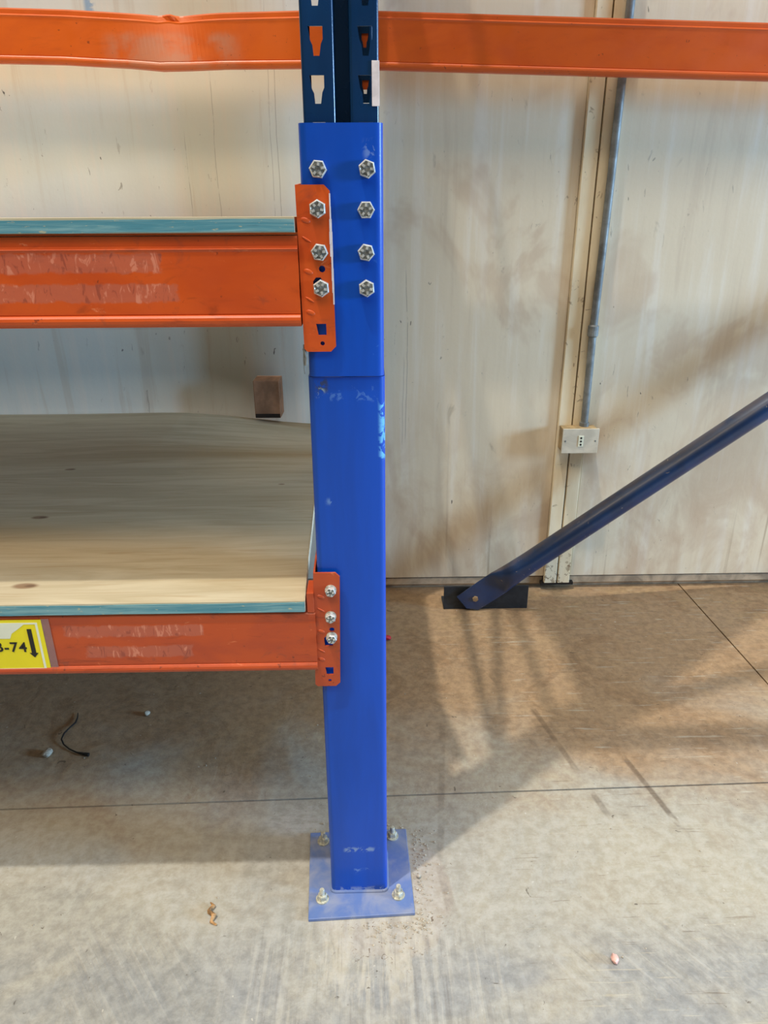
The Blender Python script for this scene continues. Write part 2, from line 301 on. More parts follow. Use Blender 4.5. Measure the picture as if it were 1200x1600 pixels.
M = dict(
    concrete=m_concrete(), wall=m_wall(), cream=m_cream(), ply=m_ply(), teal=m_teal(),
    blue=m_blue(),
    plate=m_paint('dusty_blue_plate', (92, 116, 168), (134, 142, 166), (206, 198, 186), 0.42, 0.9),
    navy=m_paint('navy_enamel', (10, 54, 96), (8, 44, 80), (80, 92, 98), 0.28, 0.2, coat=0.6),
    brace=m_brace(),
    bracket=m_plain('black_blue_steel', (34, 42, 50), 0.55, 0, 0.3, 40),
    beam_low=m_orange('orange_lower_beam', (186, 76, 30), (170, 68, 34), ((-0.49, -0.27, 0.598, 0.618), (-0.46, -0.29, 0.560, 0.580)), (), 0.5),
    beam_mid=m_orange('orange_upper_beam', (204, 82, 22), (190, 72, 22), ((-0.70, -0.268, 1.147, 1.170), (-0.70, -0.252, 1.110, 1.133)), (), 0.35),
    beam_bent=m_orange('orange_bent_beam', (218, 96, 22), (208, 88, 20), (), ((-0.62, -0.32, 1.54, 1.61),), 0.12),
    beam_back=m_orange('orange_back_beam', (208, 88, 22), (198, 80, 22), (), (), 0.10),
    zinc=m_plain('zinc_bolt', (222, 222, 216), 0.32, 0.35, 0.22, 160, 0.15),
    zincd=m_plain('dull_zinc_face', (150, 154, 152), 0.42, 0.35, 0.35, 200, 0.2),
    zinc_y=m_plain('yellowish_zinc', (224, 222, 204), 0.30, 0.35, 0.3, 160, 0.15),
    galv=m_plain('galvanised_pipe', (138, 142, 140), 0.52, 0.25, 0.22, 25, 0.08),
    box=m_plain('off_white_plastic', (212, 204, 184), 0.45, 0, 0.12, 20, 0.05),
    boxside=m_plain('tan_box_side', (176, 150, 108), 0.6, 0, 0.3, 20, 0.08),  # box body in a browner tone than its face plate
    black=m_plain('black_plastic', (24, 22, 22), 0.5),
    dark=m_plain('dark_gap', (48, 38, 30), 0.8),
    wood=m_plain('brown_timber', (200, 152, 118), 0.7, 0, 0.3, 12, 0.2),
    edge=m_plain('pale_ply_edge', (226, 214, 188), 0.7, 0, 0.25, 60, 0.2),
    base=m_plain('dirty_base_trim', (206, 184, 154), 0.65, 0, 0.3, 14, 0.2),
    yellow=m_plain('yellow_label', (232, 216, 22), 0.32, 0, 0.04, 10, 0.03),
    white=m_plain('white_print', (226, 228, 205), 0.32, 0, 0.05, 10, 0.02),
    ink=m_plain('black_print', (22, 22, 20), 0.35, 0, 0.1, 10, 0.02),
    whitep=m_plain('chipped_white_paint', (232, 222, 222), 0.5, 0, 0.1, 60, 0.1),
    pink=m_plain('pink_stone', (236, 186, 172), 0.5, 0, 0.12, 60, 0.1),
    rust=m_plain('rusty_orange_chip', (186, 140, 88), 0.7, 0, 0.4, 90, 0.3),
    red=m_plain('red_scrap', (190, 30, 50), 0.5),
    grit=m_plain('pale_grit', (188, 178, 160), 0.8, 0, 0.25, 90, 0.2),
)

# tape film: translucent mauve strip beside the label
def m_film():
    s = NM('clear_tape_film', 0.25); s.b.inputs['Alpha'].default_value = 0.45
    s.bump(s.noise(s.pos, 60, 3, 0.6, 1.5), 0.3, 0.003); return s.done(lin(168, 132, 128))
M['film'] = m_film()

# ------------------------------------------------------------------ mesh helpers
def link(name, me, mat, parent=None, smooth=False, loc=None):
    o = bpy.data.objects.new(name, me); COL.objects.link(o)
    if mat is not None and not me.materials: me.materials.append(mat)
    if smooth:
        for f in me.polygons: f.use_smooth = True
    if parent is not None: o.parent = parent
    if loc is not None: o.location = loc
    if smooth:
        es = o.modifiers.new('crisp_edges', 'EDGE_SPLIT'); es.split_angle = math.radians(35)
    return o
def finish(name, bm, mat, parent=None, smooth=False, loc=None, bevel=0):
    bmesh.ops.recalc_face_normals(bm, faces=bm.faces)
    me = bpy.data.meshes.new(name); bm.to_mesh(me); bm.free()
    o = link(name, me, mat, parent, smooth, loc)
    if bevel:
        md = o.modifiers.new('bevel', 'BEVEL'); md.width = bevel; md.segments = 2; md.limit_method = 'ANGLE'
    return o
def box(bm, x0, x1, y0, y1, z0, z1, bev=0, seg=2):
    v = [bm.verts.new((x, y, z)) for x in (x0, x1) for y in (y0, y1) for z in (z0, z1)]
    fs = [bm.faces.new([v[i] for i in q]) for q in ((0, 1, 3, 2), (4, 6, 7, 5), (0, 4, 5, 1), (2, 3, 7, 6), (0, 2, 6, 4), (1, 5, 7, 3))]
    if bev:
        es = list({e for f in fs for e in f.edges}); bmesh.ops.bevel(bm, geom=es, offset=bev, segments=seg, affect='EDGES', profile=0.5)
    return bm
def bx(name, mat, b, parent=None, bev=0, smooth=False):
    bm = bmesh.new(); box(bm, *b, bev=bev); return finish(name, bm, mat, parent, smooth)
def prism(bm, pts, axis, a, b):
    """closed polygon pts (2-D) extruded along axis from a to b"""
    def P(p, t): return {'X': (t, p[0], p[1]), 'Y': (p[0], t, p[1]), 'Z': (p[0], p[1], t)}[axis]
    A = [bm.verts.new(P(p, a)) for p in pts]; B = [bm.verts.new(P(p, b)) for p in pts]; n = len(pts)
    bm.faces.new(A); bm.faces.new(B[::-1])
    for i in range(n): bm.faces.new((A[i], A[(i+1) % n], B[(i+1) % n], B[i]))
def holes_mesh(outer, holes, th):
    """flat plate in x-z with holes, thickness th along y (centred)"""
    cu = bpy.data.curves.new('plate_outline', 'CURVE'); cu.dimensions = '2D'; cu.fill_mode = 'BOTH'; cu.extrude = th/2
    for pts in [outer]+list(holes):
        sp = cu.splines.new('POLY'); sp.points.add(len(pts)-1); sp.use_cyclic_u = True
        for q, p in zip(sp.points, pts): q.co = (p[0], p[1], 0, 1)
    o = bpy.data.objects.new('plate_outline', cu); COL.objects.link(o)
    me = bpy.data.meshes.new_from_object(o.evaluated_get(bpy.context.evaluated_depsgraph_get()))
    bpy.data.objects.remove(o); bpy.data.curves.remove(cu)
    me.transform(Matrix.Rotation(math.pi/2, 4, 'X')); me.materials.clear(); return me
def circ(cx, cz, r, n=16): return [(cx+r*math.cos(2*math.pi*i/n), cz+r*math.sin(2*math.pi*i/n)) for i in range(n)]
def round_path(pts, r, n=7):
    out = [Vector(pts[0])]
    for i in range(1, len(pts)-1):
        p, a, b = Vector(pts[i]), Vector(pts[i-1]), Vector(pts[i+1])
        da, db = (a-p).normalized(), (b-p).normalized()
        for k in range(n+1):
            t = k/n; out.append((p+da*r)*(1-t)**2 + p*2*t*(1-t) + (p+db*r)*t*t)
    out.append(Vector(pts[-1])); return out
def sheet(bm, pts, th, z0, z1, r=0.004):
    """folded sheet section in x-y swept along z"""
    path = round_path(pts, r); n = len(path); L, R = [], []
    for i in range(n):
        d = (path[min(i+1, n-1)]-path[max(i-1, 0)]).normalized(); nn = Vector((-d.y, d.x))*th/2
        L.append(path[i]+nn); R.append(path[i]-nn)
    prism(bm, [(p.x, p.y) for p in L+R[::-1]], 'Z', z0, z1)
def tube(bm, pts, r, n=12, cap=True):
    pts = [Vector(p) for p in pts]; rings = []
    for i, p in enumerate(pts):
        d = (pts[min(i+1, len(pts)-1)]-pts[max(i-1, 0)]).normalized()
        a = d.orthogonal().normalized() if i == 0 else (rings_a - d*rings_a.dot(d)).normalized()
        rings_a = a; b = d.cross(a); rr = r[i] if isinstance(r, (list, tuple)) else r
        rings.append([bm.verts.new(p+a*rr*math.cos(2*math.pi*k/n)+b*rr*math.sin(2*math.pi*k/n)) for k in range(n)])
    for A, B in zip(rings, rings[1:]):
        for k in range(n): bm.faces.new((A[k], A[(k+1) % n], B[(k+1) % n], B[k]))
    if cap: bm.faces.new(rings[0][::-1]); bm.faces.new(rings[-1])
def empty(name, loc=(0, 0, 0)):
    o = bpy.data.objects.new(name, None); COL.objects.link(o); o.location = loc; o.empty_display_size = 0.05; return o
def tag(o, label, cat, group=None):
    o['label'] = label; o['category'] = cat
    if group: o['group'] = group
    return o
def struct(o): o['kind'] = 'structure'; return o
def keep(parent):  # children built in world coordinates keep their place under a parent that stands elsewhere
    for c in parent.children: c.location = Vector(c.location)-Vector(parent.location)

# ------------------------------------------------------------------ floor: four slabs with open saw joints
floor = struct(bx('floor', M['dark'], (-5, 8.5, -3, 2.4, -0.16, -0.11)))
J = 0.0022
def slab(pts):
    bm = bmesh.new(); prism(bm, pts, 'Z', -0.11, 0.0); return finish('concrete_slab', bm, M['concrete'], floor)
jy = lambda x: 1.2525+0.0225*x
slab([(-5, -3), (8.5, -3), (8.5, jy(8.5)-J), (-5, jy(-5)-J)])
slab([(-5, jy(-5)+J), (1.104-0.002, jy(1.1)+J), (1.066-J, 2.4), (-5, 2.4)])
slab([(1.104+0.003, jy(1.1)+J), (8.5, jy(8.5)+J), (8.5, 2.4), (1.066+J, 2.4)])

# ------------------------------------------------------------------ back wall: painted panels
wall = struct(bx('wall_back', M['dark'], (-5, 8.5, 2.235, 2.40, 0, 4.2)))
def panel(x0b, x0t, x1b, x1t):
    bm = bmesh.new(); z0, z1 = 0.051, 4.2
    v = [bm.verts.new(c) for c in ((x0b, 2.2, z0), (x1b, 2.2, z0), (x1t, 2.2, z1), (x0t, 2.2, z1), (x0b, 2.235, z0), (x1b, 2.235, z0), (x1t, 2.235, z1), (x0t, 2.235, z1))]
    for q in ((0, 1, 2, 3), (7, 6, 5, 4), (0, 4, 5, 1), (1, 5, 6, 2), (2, 6, 7, 3), (3, 7, 4, 0)): bm.faces.new([v[i] for i in q])
    return finish('wall_panel', bm, M['wall'], wall, bevel=0.0015)
panel(-5, -5, -1.842, -1.842); panel(-1.838, -1.838, 0.5868, 0.5868); panel(0.679, 0.679, 3.1, 3.1); panel(3.104, 3.104, 5.8, 5.8); panel(5.804, 5.804, 8.5, 8.5)
bmx = bmesh.new()
prism(bmx, [(2.226, 0.0), (2.221, 0.010), (2.209, 0.020), (2.207, 0.045), (2.2345, 0.047), (2.2345, 0.0)], 'X', -5, 8.5)
struct(finish('baseboard_back', bmx, M['base']))
stud = struct(empty('trim_1', (0.63, 2.19, 0.0)))
stud_back = bx('backing_strip', M['dark'], (0.585, 0.6785, 2.206, 2.2345, 0.026, 4.2), stud)
for i, (a, b) in enumerate(((0.5875, 0.6290), (0.6335, 0.6745))):
    bx('batten', M['cream'], (a, b, 2.186, 2.2055, 0.030, 4.2), stud, bev=0.002)
bx('foot_plate', M['black'], (0.578, 0.690, 2.192, 2.2205, 0.020, 0.030), stud)
keep(stud)

# ------------------------------------------------------------------ conduit and socket
cond = empty('conduit_pipe', (0.663, 2.174, 0.60))
bm = bmesh.new(); tube(bm, [(0.665, 2.174, 0.592), (0.664, 2.174, 0.75), (0.662, 2.173, 0.884), (0.667, 2.174, 1.25), (0.670, 2.174, 1.7), (0.672, 2.174, 4.1)], 0.0112, 16)
finish('pipe', bm, M['galv'], cond, True)
bm = bmesh.new(); tube(bm, [(0.662, 2.173, 0.866), (0.662, 2.173, 0.870), (0.662, 2.173, 0.898), (0.6622, 2.173, 0.902)], [0.0118, 0.0158, 0.0158, 0.0118], 16)
finish('coupling', bm, M['galv'], cond)
bm = bmesh.new(); tube(bm, [(0.665, 2.174, 0.592), (0.665, 2.174, 0.604)], 0.0145, 12); finish('lock_nut', bm, M['galv'], cond)
keep(cond)
tag(cond, 'grey metal conduit pipe running down the cream batten into the socket box', 'pipe')
sock = empty('socket_box', (0.642, 2.16, 0.515))
bx('box_body', M['boxside'], (0.592, 0.699, 2.136, 2.1855, 0.519, 0.592), sock, bev=0.002)
bx('face_plate', M['box'], (0.589, 0.702, 2.131, 2.1355, 0.516, 0.595), sock, bev=0.0015)
bx('outlet_insert', M['white'], (0.639, 0.655, 2.1290, 2.1310, 0.538, 0.573), sock, bev=0.0006)
for zc in (0.566, 0.5555, 0.545):
    bm = bmesh.new(); tube(bm, [(0.647, 2.1283, zc), (0.647, 2.1292, zc)], 0.0032, 10); finish('pin_hole', bm, M['black'], sock)
for xc in (0.599, 0.692):
    bm = bmesh.new(); tube(bm, [(xc, 2.1300, 0.556), (xc, 2.1312, 0.556)], 0.0026, 8); finish('screw', bm, M['galv'], sock)
keep(sock)
tag(sock, 'small off-white wall socket box with three pin holes at the foot of the grey conduit', 'socket')

# ------------------------------------------------------------------ bolts
def bolt_meshes(r, h, dashes=True, seedang=0.0):
    """hex head facing -Y, washer behind; origin at the seat plane"""
    bm = bmesh.new()
    ring = lambda rr, y, n=6, a0=0: [bm.verts.new((rr*math.cos(a0+2*math.pi*k/n), y, rr*math.sin(a0+2*math.pi*k/n))) for k in range(n)]
    n = 6
    A = ring(r, 0); B = ring(r, -h*0.8); C = ring(r*0.86, -h); D = ring(r*0.80, -h*0.93)
    bm.faces.new(A[::-1])
    for P, Q in ((A, B), (B, C), (C, D)):
        for k in range(n): bm.faces.new((P[k], P[(k+1) % n], Q[(k+1) % n], Q[k]))
    fd = bm.faces.new(D); fd.material_index = 1
    if dashes:
        for k in range(5):
            a = k*2*math.pi/5+0.3; ca, sa = math.cos(a), math.sin(a)
            w_ = r*0.13; pts = [(r*0.34, -w_), (r*0.70, -w_), (r*0.70, w_), (r*0.34, w_)]
            prism(bm, [(u*ca-v*sa, u*sa+v*ca) for u, v in pts], 'Y', -h*0.92, -h*1.20)
    bmesh.ops.recalc_face_normals(bm, faces=bm.faces)
    me = bpy.data.meshes.new('bolt_head'); bm.to_mesh(me); bm.free(); me.materials.append(M['zinc']); me.materials.append(M['zincd'])
    bm = bmesh.new(); tube(bm, [(0, 0.0, 0), (0, -0.0022, 0)], r*1.06, 20)
    bmesh.ops.recalc_face_normals(bm, faces=bm.faces)
    mw = bpy.data.meshes.new('washer'); bm.to_mesh(mw); bm.free()
    return me, mw
HEAD, WASH = bolt_meshes(0.0112, 0.0085)
HEAD2, WASH2 = bolt_meshes(0.0085, 0.0085, True)
def bolt(parent, x, y, z, head=HEAD, mat='zinc', wash=None, rot=0.0):
    o = link('hex_bolt', head, M[mat], parent); o.location = (x-parent.location.x, y-parent.location.y, z-parent.location.z)
    o.rotation_euler = (0, rot, 0)
    if wash:
        wo = link('washer', wash, M[mat], o); wo.location = (0, 0.0022, 0)
    return o

# ------------------------------------------------------------------ perforated navy frames
SL = lambda cx, t: [(cx-0.0095, t), (cx+0.0080, t), (cx+0.0080, t-0.013), (cx+0.0055, t-0.018), (cx+0.0035, t-0.030), (cx-0.0035, t-0.030), (cx-0.0045, t-0.019), (cx-0.0070, t-0.014)]
def upright(z0, z1, t0, parent):
    """perforated C-section, front face y=0, x from -0.0465 to 0.0465, open at the back"""
    bm = bmesh.new(); th = 0.002
    sheet(bm, [(-0.040, 0.080), (-0.0455, 0.080), (-0.0455, 0.001), (-0.042, 0.001)], th, z0, z1, 0.003)
    sheet(bm, [(-0.0135, 0.001), (-0.0075, 0.001), (-0.0075, 0.026), (0.0125, 0.026), (0.0125, 0.001), (0.0175, 0.001)], th, z0, z1, 0.003)
    sheet(bm, [(0.042, 0.001), (0.0455, 0.001), (0.0455, 0.080), (0.040, 0.080)], th, z0, z1, 0.003)
    me = bpy.data.meshes.new('upright')
    for xa, xb, cx in ((-0.042, -0.0135, -0.0275), (0.0175, 0.042, 0.0310)):
        t = t0
        while t-0.0425 > z0+0.05: t -= 0.05
        m = holes_mesh([(xa, z0), (xb, z0), (xb, t-0.04), (xa, t-0.04)], [], th); m.transform(Matrix.Translation((0, 0.001, 0)))
        bm.from_mesh(m); bpy.data.meshes.remove(m)
        m = holes_mesh([(xa, t-0.04), (xb, t-0.04), (xb, t+0.01), (xa, t+0.01)], [SL(cx, t)], th); m.transform(Matrix.Translation((0, 0.001, 0)))
        while t < z1:
            bm.from_mesh(m); m.transform(Matrix.Translation((0, 0, 0.05))); t += 0.05
        bpy.data.meshes.remove(m)
    bm.to_mesh(me); bm.free()
    return link('upright', me, M['navy'], parent, True)
def frame(loc, front_z0, label):
    f = empty('rack_frame', loc)
    a = upright(front_z0, 3.1, 1.32 if front_z0 > 0.5 else 0.12, f)
    b = upright(0.006, 3.1, 0.12, f); b.rotation_euler.z = math.pi; b.location = (0, 1.095, 0)
    for z0, y0, z1, y1 in ((1.45, 0.085, 1.45, 1.01), (1.50, 0.085, 2.15, 1.01), (2.20, 0.085, 2.20, 1.01), (2.25, 1.01, 2.85, 0.085), (0.40, 1.01, 0.40, 0.16), (0.45, 1.01, 1.05, 0.16), (2.95, 0.085, 2.95, 1.01)):
        d = Vector((0, y1-y0, z1-z0)); L = d.length; q = d.normalized(); nn = Vector((0, -q.z, q.y))*0.016
        bm = bmesh.new(); P0, P1 = Vector((0, y0, z0)), Vector((0, y1, z1))
        for xa, xb in ((-0.012, -0.010), (0.010, 0.012)):
            vs = [bm.verts.new(Vector((xx, 0, 0))+pp) for xx in (xa, xb) for pp in (P0-nn, P1-nn, P1+nn, P0+nn)]
            for qd in ((0, 1, 2, 3), (7, 6, 5, 4), (0, 4, 5, 1), (1, 5, 6, 2), (2, 6, 7, 3), (3, 7, 4, 0)): bm.faces.new([vs[i] for i in qd])
        vs = [bm.verts.new(Vector((xx, 0, 0))+pp) for xx in (-0.012, 0.012) for pp in (P0-nn, P1-nn, P1-nn*0.87, P0-nn*0.87)]
        for qd in ((0, 1, 2, 3), (7, 6, 5, 4), (0, 4, 5, 1), (1, 5, 6, 2), (2, 6, 7, 3), (3, 7, 4, 0)): bm.faces.new([vs[i] for i in qd])
        finish('cross_brace', bm, M['navy'], f)
    bm = bmesh.new(); box(bm, -0.055, 0.055, 0.995, 1.115, 0.0, 0.006); finish('foot_plate', bm, M['navy'], f)
    return tag(f, label, 'rack frame')
fr = frame((-0.0325, 1.004, 0.0), 1.012, 'navy perforated rack upright with keyhole slots rising out of the bright blue repair post')
bmc = bmesh.new(); box(bmc, 0.0380, 0.0472, -0.0012, -0.0002, 0.337+1.0, 0.385+1.0, bev=0.0003)
sp_ = finish('white_strip', bmc, M['whitep'], fr); sp_['label'] = 'narrow white strip on right edge of upright'  # thin white strip laid over the upright's right edge

fr2 = frame((2.72, 1.004, 0.0), 0.006, 'navy perforated rack frame standing beyond the right edge of the view')
bm = bmesh.new(); box(bm, -0.055, 0.055, -0.02, 0.10, 0.0, 0.006); finish('foot_plate', bm, M['navy'], fr2)

# ------------------------------------------------------------------ bright blue repair post
post = empty('repair_post', (-0.033, 1.03, 0.0))
bm = bmesh.new()
def rbox_section(x0, x1, y0, y1, r, n=6):
    out = []
    for cx, cy, a0 in ((x1-r, y0+r, -90), (x1-r, y1-r, 0), (x0+r, y1-r, 90), (x0+r, y0+r, 180)):
        for k in range(n+1):
            a = math.radians(a0+90*k/n); out.append((cx+r*math.cos(a), cy+r*math.sin(a)))
    return out
prism(bm, rbox_section(-0.0875, 0.0198, 1.0010, 1.0990, 0.009), 'Z', 0.008, 1.0060)
o = finish('lower_box_section', bm, M['blue'], post, True)
bm = bmesh.new()
sheet(bm, [(-0.0840, 1.094), (-0.0840, 0.9990), (0.0170, 0.9990), (0.0170, 1.094)], 0.0035, 1.0075, 1.3190, 0.009)
finish('upper_sleeve', bm, M['blue'], post, True)
# weld bead round the foot and base plate
bm = bmesh.new()
sec = rbox_section(-0.0875, 0.0198, 1.0010, 1.0990, 0.009, 4); pts = [(x, y, 0.009) for x, y in sec]+[(sec[0][0], sec[0][1], 0.009)]
tube(bm, pts, 0.0036, 8, False); wl = finish('weld_bead', bm, M['plate'], post, True)
bm = bmesh.new(); prism(bm, [(-0.128, 0.944), (0.0705, 0.953), (0.063, 1.152), (-0.139, 1.146)], 'Z', 0.0005, 0.0075)
pl = finish('base_plate', bm, M['plate'], post, bevel=0.001); pl['label'] = 'dusty scuffed blue base plate'
for xa, ya, k in ((-0.110, 1.122, 0), (0.034, 1.132, 1), (-0.104, 0.986, 2), (0.041, 0.991, 3)):
    bm = bmesh.new(); tube(bm, [(0, 0, 0.0), (0, 0, 0.0022)], 0.0125, 20); tube(bm, [(0, 0, 0.0022), (0, 0, 0.0105), (0, 0, 0.0125)], [0.0096, 0.0096, 0.0082], 6)
    an = finish('anchor_bolt', bm, M['zinc_y'], post, loc=(xa, ya, 0.0076)); an.rotation_euler.z = 0.3*k
    bm = bmesh.new(); tube(bm, [(0, 0, 0.0125), (0, 0, 0.024), (0, 0, 0.026)], [0.0050, 0.0050, 0.004], 12); finish('threaded_stud', bm, M['zinc_y'], an, True)
keep(post)
for i, (x, z) in enumerate(((-0.0625, 1.2675), (-0.0015, 1.2675), (-0.0035, 1.2205), (-0.0040, 1.1695), (-0.0040, 1.1250))):
    bolt(post, x, 0.9972, z, rot=(0.1, 0.35, 0.0, 0.2, 0.45)[i])
# pale scuffs (chipped paint) on the front face
tag(post, 'bright blue bolted repair post standing on a base plate in the middle of the view', 'rack post')

# ------------------------------------------------------------------ beams
def beam_profile(zb, zt, yf, dep, lip=True):
    p = [(yf+0.0045, zt), (yf+0.0035, zt-0.003), (yf+0.0035, zt-0.012), (yf-0.0015, zt-0.0155), (yf, zt-0.019), (yf, zb+0.0175)]
    if not lip: p = [(yf+0.002, zt), (yf, zt-0.002), (yf, zt-0.012), (yf+0.0003, zt-0.0155), (yf, zt-0.019), (yf, zb+0.0175)]
    for k in range(7):
        a = math.radians(90-30*k+0); p.append((yf+0.001-0.0055*math.cos(math.radians(-90+30*k)), zb+0.009-0.0072*math.sin(math.radians(-90+30*k))))
    p += [(yf+0.004, zb), (yf+dep, zb), (yf+dep, zt)]
    return p
def beam_mesh(name, mat, parent, zb, zt, yf, dep, xs, fn=None, lip=True):
    bm = bmesh.new(); prof = beam_profile(zb, zt, yf, dep, lip); rings = []
    for x in xs:
        r_ = []
        for (y, z) in prof:
            t = (z-zb)/(zt-zb); dy, dz = fn(x, t) if fn else (0, 0); r_.append(bm.verts.new((x, y+dy*(1 if y < yf+0.01 else 0.2), z+dz)))
        rings.append(r_)
    n = len(prof); bm.faces.new(rings[0]); bm.faces.new(rings[-1][::-1])
    for A, B in zip(rings, rings[1:]):
        for k in range(n): bm.faces.new((A[k], A[(k+1) % n], B[(k+1) % n], B[k]))
    return finish(name, bm, mat, parent, False)
def connector(parent, mat, xl, xr, z0, z1, skew, y0=0.9925, small=False):
    """end plate with slots; front leg bolted to the post, side leg running back at the beam's end"""
    sk = lambda x, z: (x+skew*(z-z1)/(z1-z0)*-1, z)
    c = 0.007
    outer = [sk(xl, z0+0.004), sk(xl+0.004, z0), sk(xr-c, z0), sk(xr, z0+c), sk(xr, z1-c), sk(xr-c, z1), sk(xl, z1)]
    H = z1-z0
    mx = (xl+xr)/2
    rot = lambda pts: [sk(x, z) for x, z in pts]
    q = lambda cx, t: [(cx-0.0075, t), (cx+0.0060, t), (cx+0.0060, t-0.0150), (cx-0.0050, t-0.0150)]
    holes = [rot(q(mx+0.0035, z0+0.037)), rot(circ(mx+0.0035, z0+0.0110, 0.0030, 12)), rot(circ(mx+0.0075, z0+0.5155*H, 0.0042, 14)), rot([(mx-0.004, z0+0.37*H), (mx+0.009, z0+0.37*H), (mx+0.0085, z0+0.44*H), (mx+0.005, z0+0.465*H), (mx-0.001, z0+0.465*H), (mx-0.005, z0+0.44*H)])]
    me = holes_mesh(outer, holes, 0.0035); me.transform(Matrix.Translation((0, y0, 0)))
    bm = bmesh.new(); bm.from_mesh(me); bpy.data.meshes.remove(me)
    sx = xl+0.0012
    a = [bm.verts.new(Vector((sk(sx+dx, zz)[0], yy, zz))) for dx in (-0.0014, 0.0014) for yy, zz in ((y0+0.0010, z0+0.004), (1.050, z0+0.010), (1.072, z0+0.10*H), (1.072, z1+0.004), (y0+0.0010, z1))]
    n = 5; bm.faces.new(a[:n]); bm.faces.new(a[n:][::-1])
    for k in range(n): bm.faces.new((a[k], a[(k+1) % n], a[n+(k+1) % n], a[n+k]))
    if H > 0.2:
        for k, zc in enumerate((0.80, 0.69, 0.50, 0.33, 0.25)):
            zc = z0+H*zc; vs = bmesh.ops.create_icosphere(bm, subdivisions=2, radius=1)['verts']
            for v in vs: v.co = Vector((v.co.x*0.0060+v.co.z*0.002*(-1)**k, v.co.y*0.0016, v.co.z*0.0030-v.co.x*0.0028))+Vector((sk(xl+0.0110, zc)[0], y0-0.0014, zc))
    return finish('end_connector', bm, mat, parent, bevel=0.0006)
XS = [-2.66+i*0.05 for i in range(52)]+[-0.0920]
# middle beam
bm_ = empty('shelf_beam', (-0.10, 1.0, 1.077))
beam_mesh('beam_body', M['beam_mid'], bm_, 1.077, 1.1905, 0.9865, 0.045, XS)
cn = connector(bm_, M['beam_mid'], -0.0920, -0.0490, 1.043, 1.250, 0.0025)
bm = bmesh.new()
for k in range(9):
    z0 = 1.240-k*0.0150; wv = (0.0002, 0.0003, 0.0012, 0.0018, 0.0016, 0.0006, 0.0010, 0.0008, 0.0003)[k]
    xo = 0.0025*k*0.0150/0.207; box(bm, -0.0496-wv+xo-0.0, -0.0484+wv*0.4+xo, 0.9900, 0.9945, z0-0.0151, z0)
ch = finish('paint_chip', bm, M['whitep'], bm_); ch['label'] = 'white chipped paint along the plate edge'
keep(bm_)
for x, z, r_ in ((-0.0645, 1.2220, 0.5), (-0.0640, 1.1705, 0.15), (-0.0635, 1.1260, 0.45)): bolt(bm_, x, 0.9905, z, rot=r_)
tag(bm_, 'wide orange shelf beam with tape marks at mid height, bolted under the upper board', 'beam')
# safety clip hanging under the connector
bm = bmesh.new(); tube(bm, [(-0.0905, 0.9960, 1.052), (-0.0915, 0.9950, 1.030), (-0.0905, 0.9940, 1.012)], 0.0010, 8); tube(bm, [(-0.0905, 0.9940, 1.047), (-0.0875, 0.9935, 1.034), (-0.0885, 0.9935, 1.024)], 0.0022, 8)
cl = finish('safety_clip', bm, M['galv'], None, True); tag(cl, 'thin grey metal safety clip hanging below the mid-height orange connector', 'clip')
# lower beam
bl = empty('shelf_beam', (-0.10, 1.0, 0.528))
beam_mesh('beam_body', M['beam_low'], bl, 0.5285, 0.6365, 0.9865, 0.045, XS, None, False)
connector(bl, M['beam_low'], -0.0925, -0.0515, 0.4945, 0.7045, -0.0050)
bx('top_lug', M['beam_low'], (-0.1040, -0.0930, 0.9860, 1.030, 0.6370, 0.6720), bl, bev=0.001)
# location label, partly outside the frame
LB = lambda xs, n, m, th, dy: None
def label_poly(name, mat, pts, y, th=0.0004, parent=None):
    bm = bmesh.new(); prism(bm, pts, 'Y', y-th, y); return finish(name, bm, mat, parent)
YL = 0.9850
lbl = label_poly('location_label', M['yellow'], [(-0.72, 0.5360), (-0.5205, 0.5360), (-0.5205, 0.6325), (-0.72, 0.6325)], YL, 0.0006, bl)
lbl['label'] = 'yellow location label reading B-74 with a black down arrow'
label_poly('tape_film', M['film'], [(-0.5200, 0.5350), (-0.5080, 0.5350), (-0.5085, 0.6335), (-0.5205, 0.6335)], YL+0.0002, 0.0004, bl)
wf = label_poly('white_border', M['white'], [(-0.72, 0.5400), (-0.5270, 0.5400), (-0.5270, 0.6275), (-0.72, 0.6275), (-0.72, 0.6245), (-0.5305, 0.6245), (-0.5305, 0.5432), (-0.72, 0.5432)], YL-0.0007, 0.0003, lbl)
label_poly('pale_patch', M['white'], [(-0.72, 0.5990), (-0.5740, 0.5990), (-0.5700, 0.6080), (-0.5600, 0.6150), (-0.5480, 0.6245), (-0.72, 0.6245)], YL-0.0007, 0.00025, lbl)
label_poly('down_arrow', M['ink'], [(-0.5450, 0.6160), (-0.5380, 0.6160), (-0.5380, 0.5720), (-0.5345, 0.5720), (-0.5415, 0.5635), (-0.5485, 0.5720), (-0.5450, 0.5720)], YL-0.0008, 0.0003, lbl)
tc = bpy.data.curves.new('label_text', 'FONT'); tc.body = 'B-74'; tc.size = 0.0250; tc.extrude = 0.0002; tc.align_x = 'RIGHT'; tc.offset = 0.0004; tc.space_character = 1.12
to = bpy.data.objects.new('label_text', tc); COL.objects.link(to)
tme = bpy.data.meshes.new_from_object(to.evaluated_get(bpy.context.evaluated_depsgraph_get())); bpy.data.objects.remove(to)
tme.transform(Matrix.Translation((-0.5510, YL-0.0010, 0.5745)) @ Matrix.Rotation(0.02, 4, 'Y') @ Matrix.Rotation(math.pi/2, 4, 'X')); tme.materials.clear()
link('label_text', tme, M['ink'], lbl)
keep(bl)
for x, z, r_ in ((-0.0665, 0.6750, 0.2), (-0.0680, 0.6280, 0.5), (-0.0675, 0.5900, 0.1)): bolt(bl, x, 0.9885, z, HEAD2, 'zinc_y', WASH2, r_)
tag(bl, 'scuffed lower orange shelf beam carrying the yellow B-74 label', 'beam')
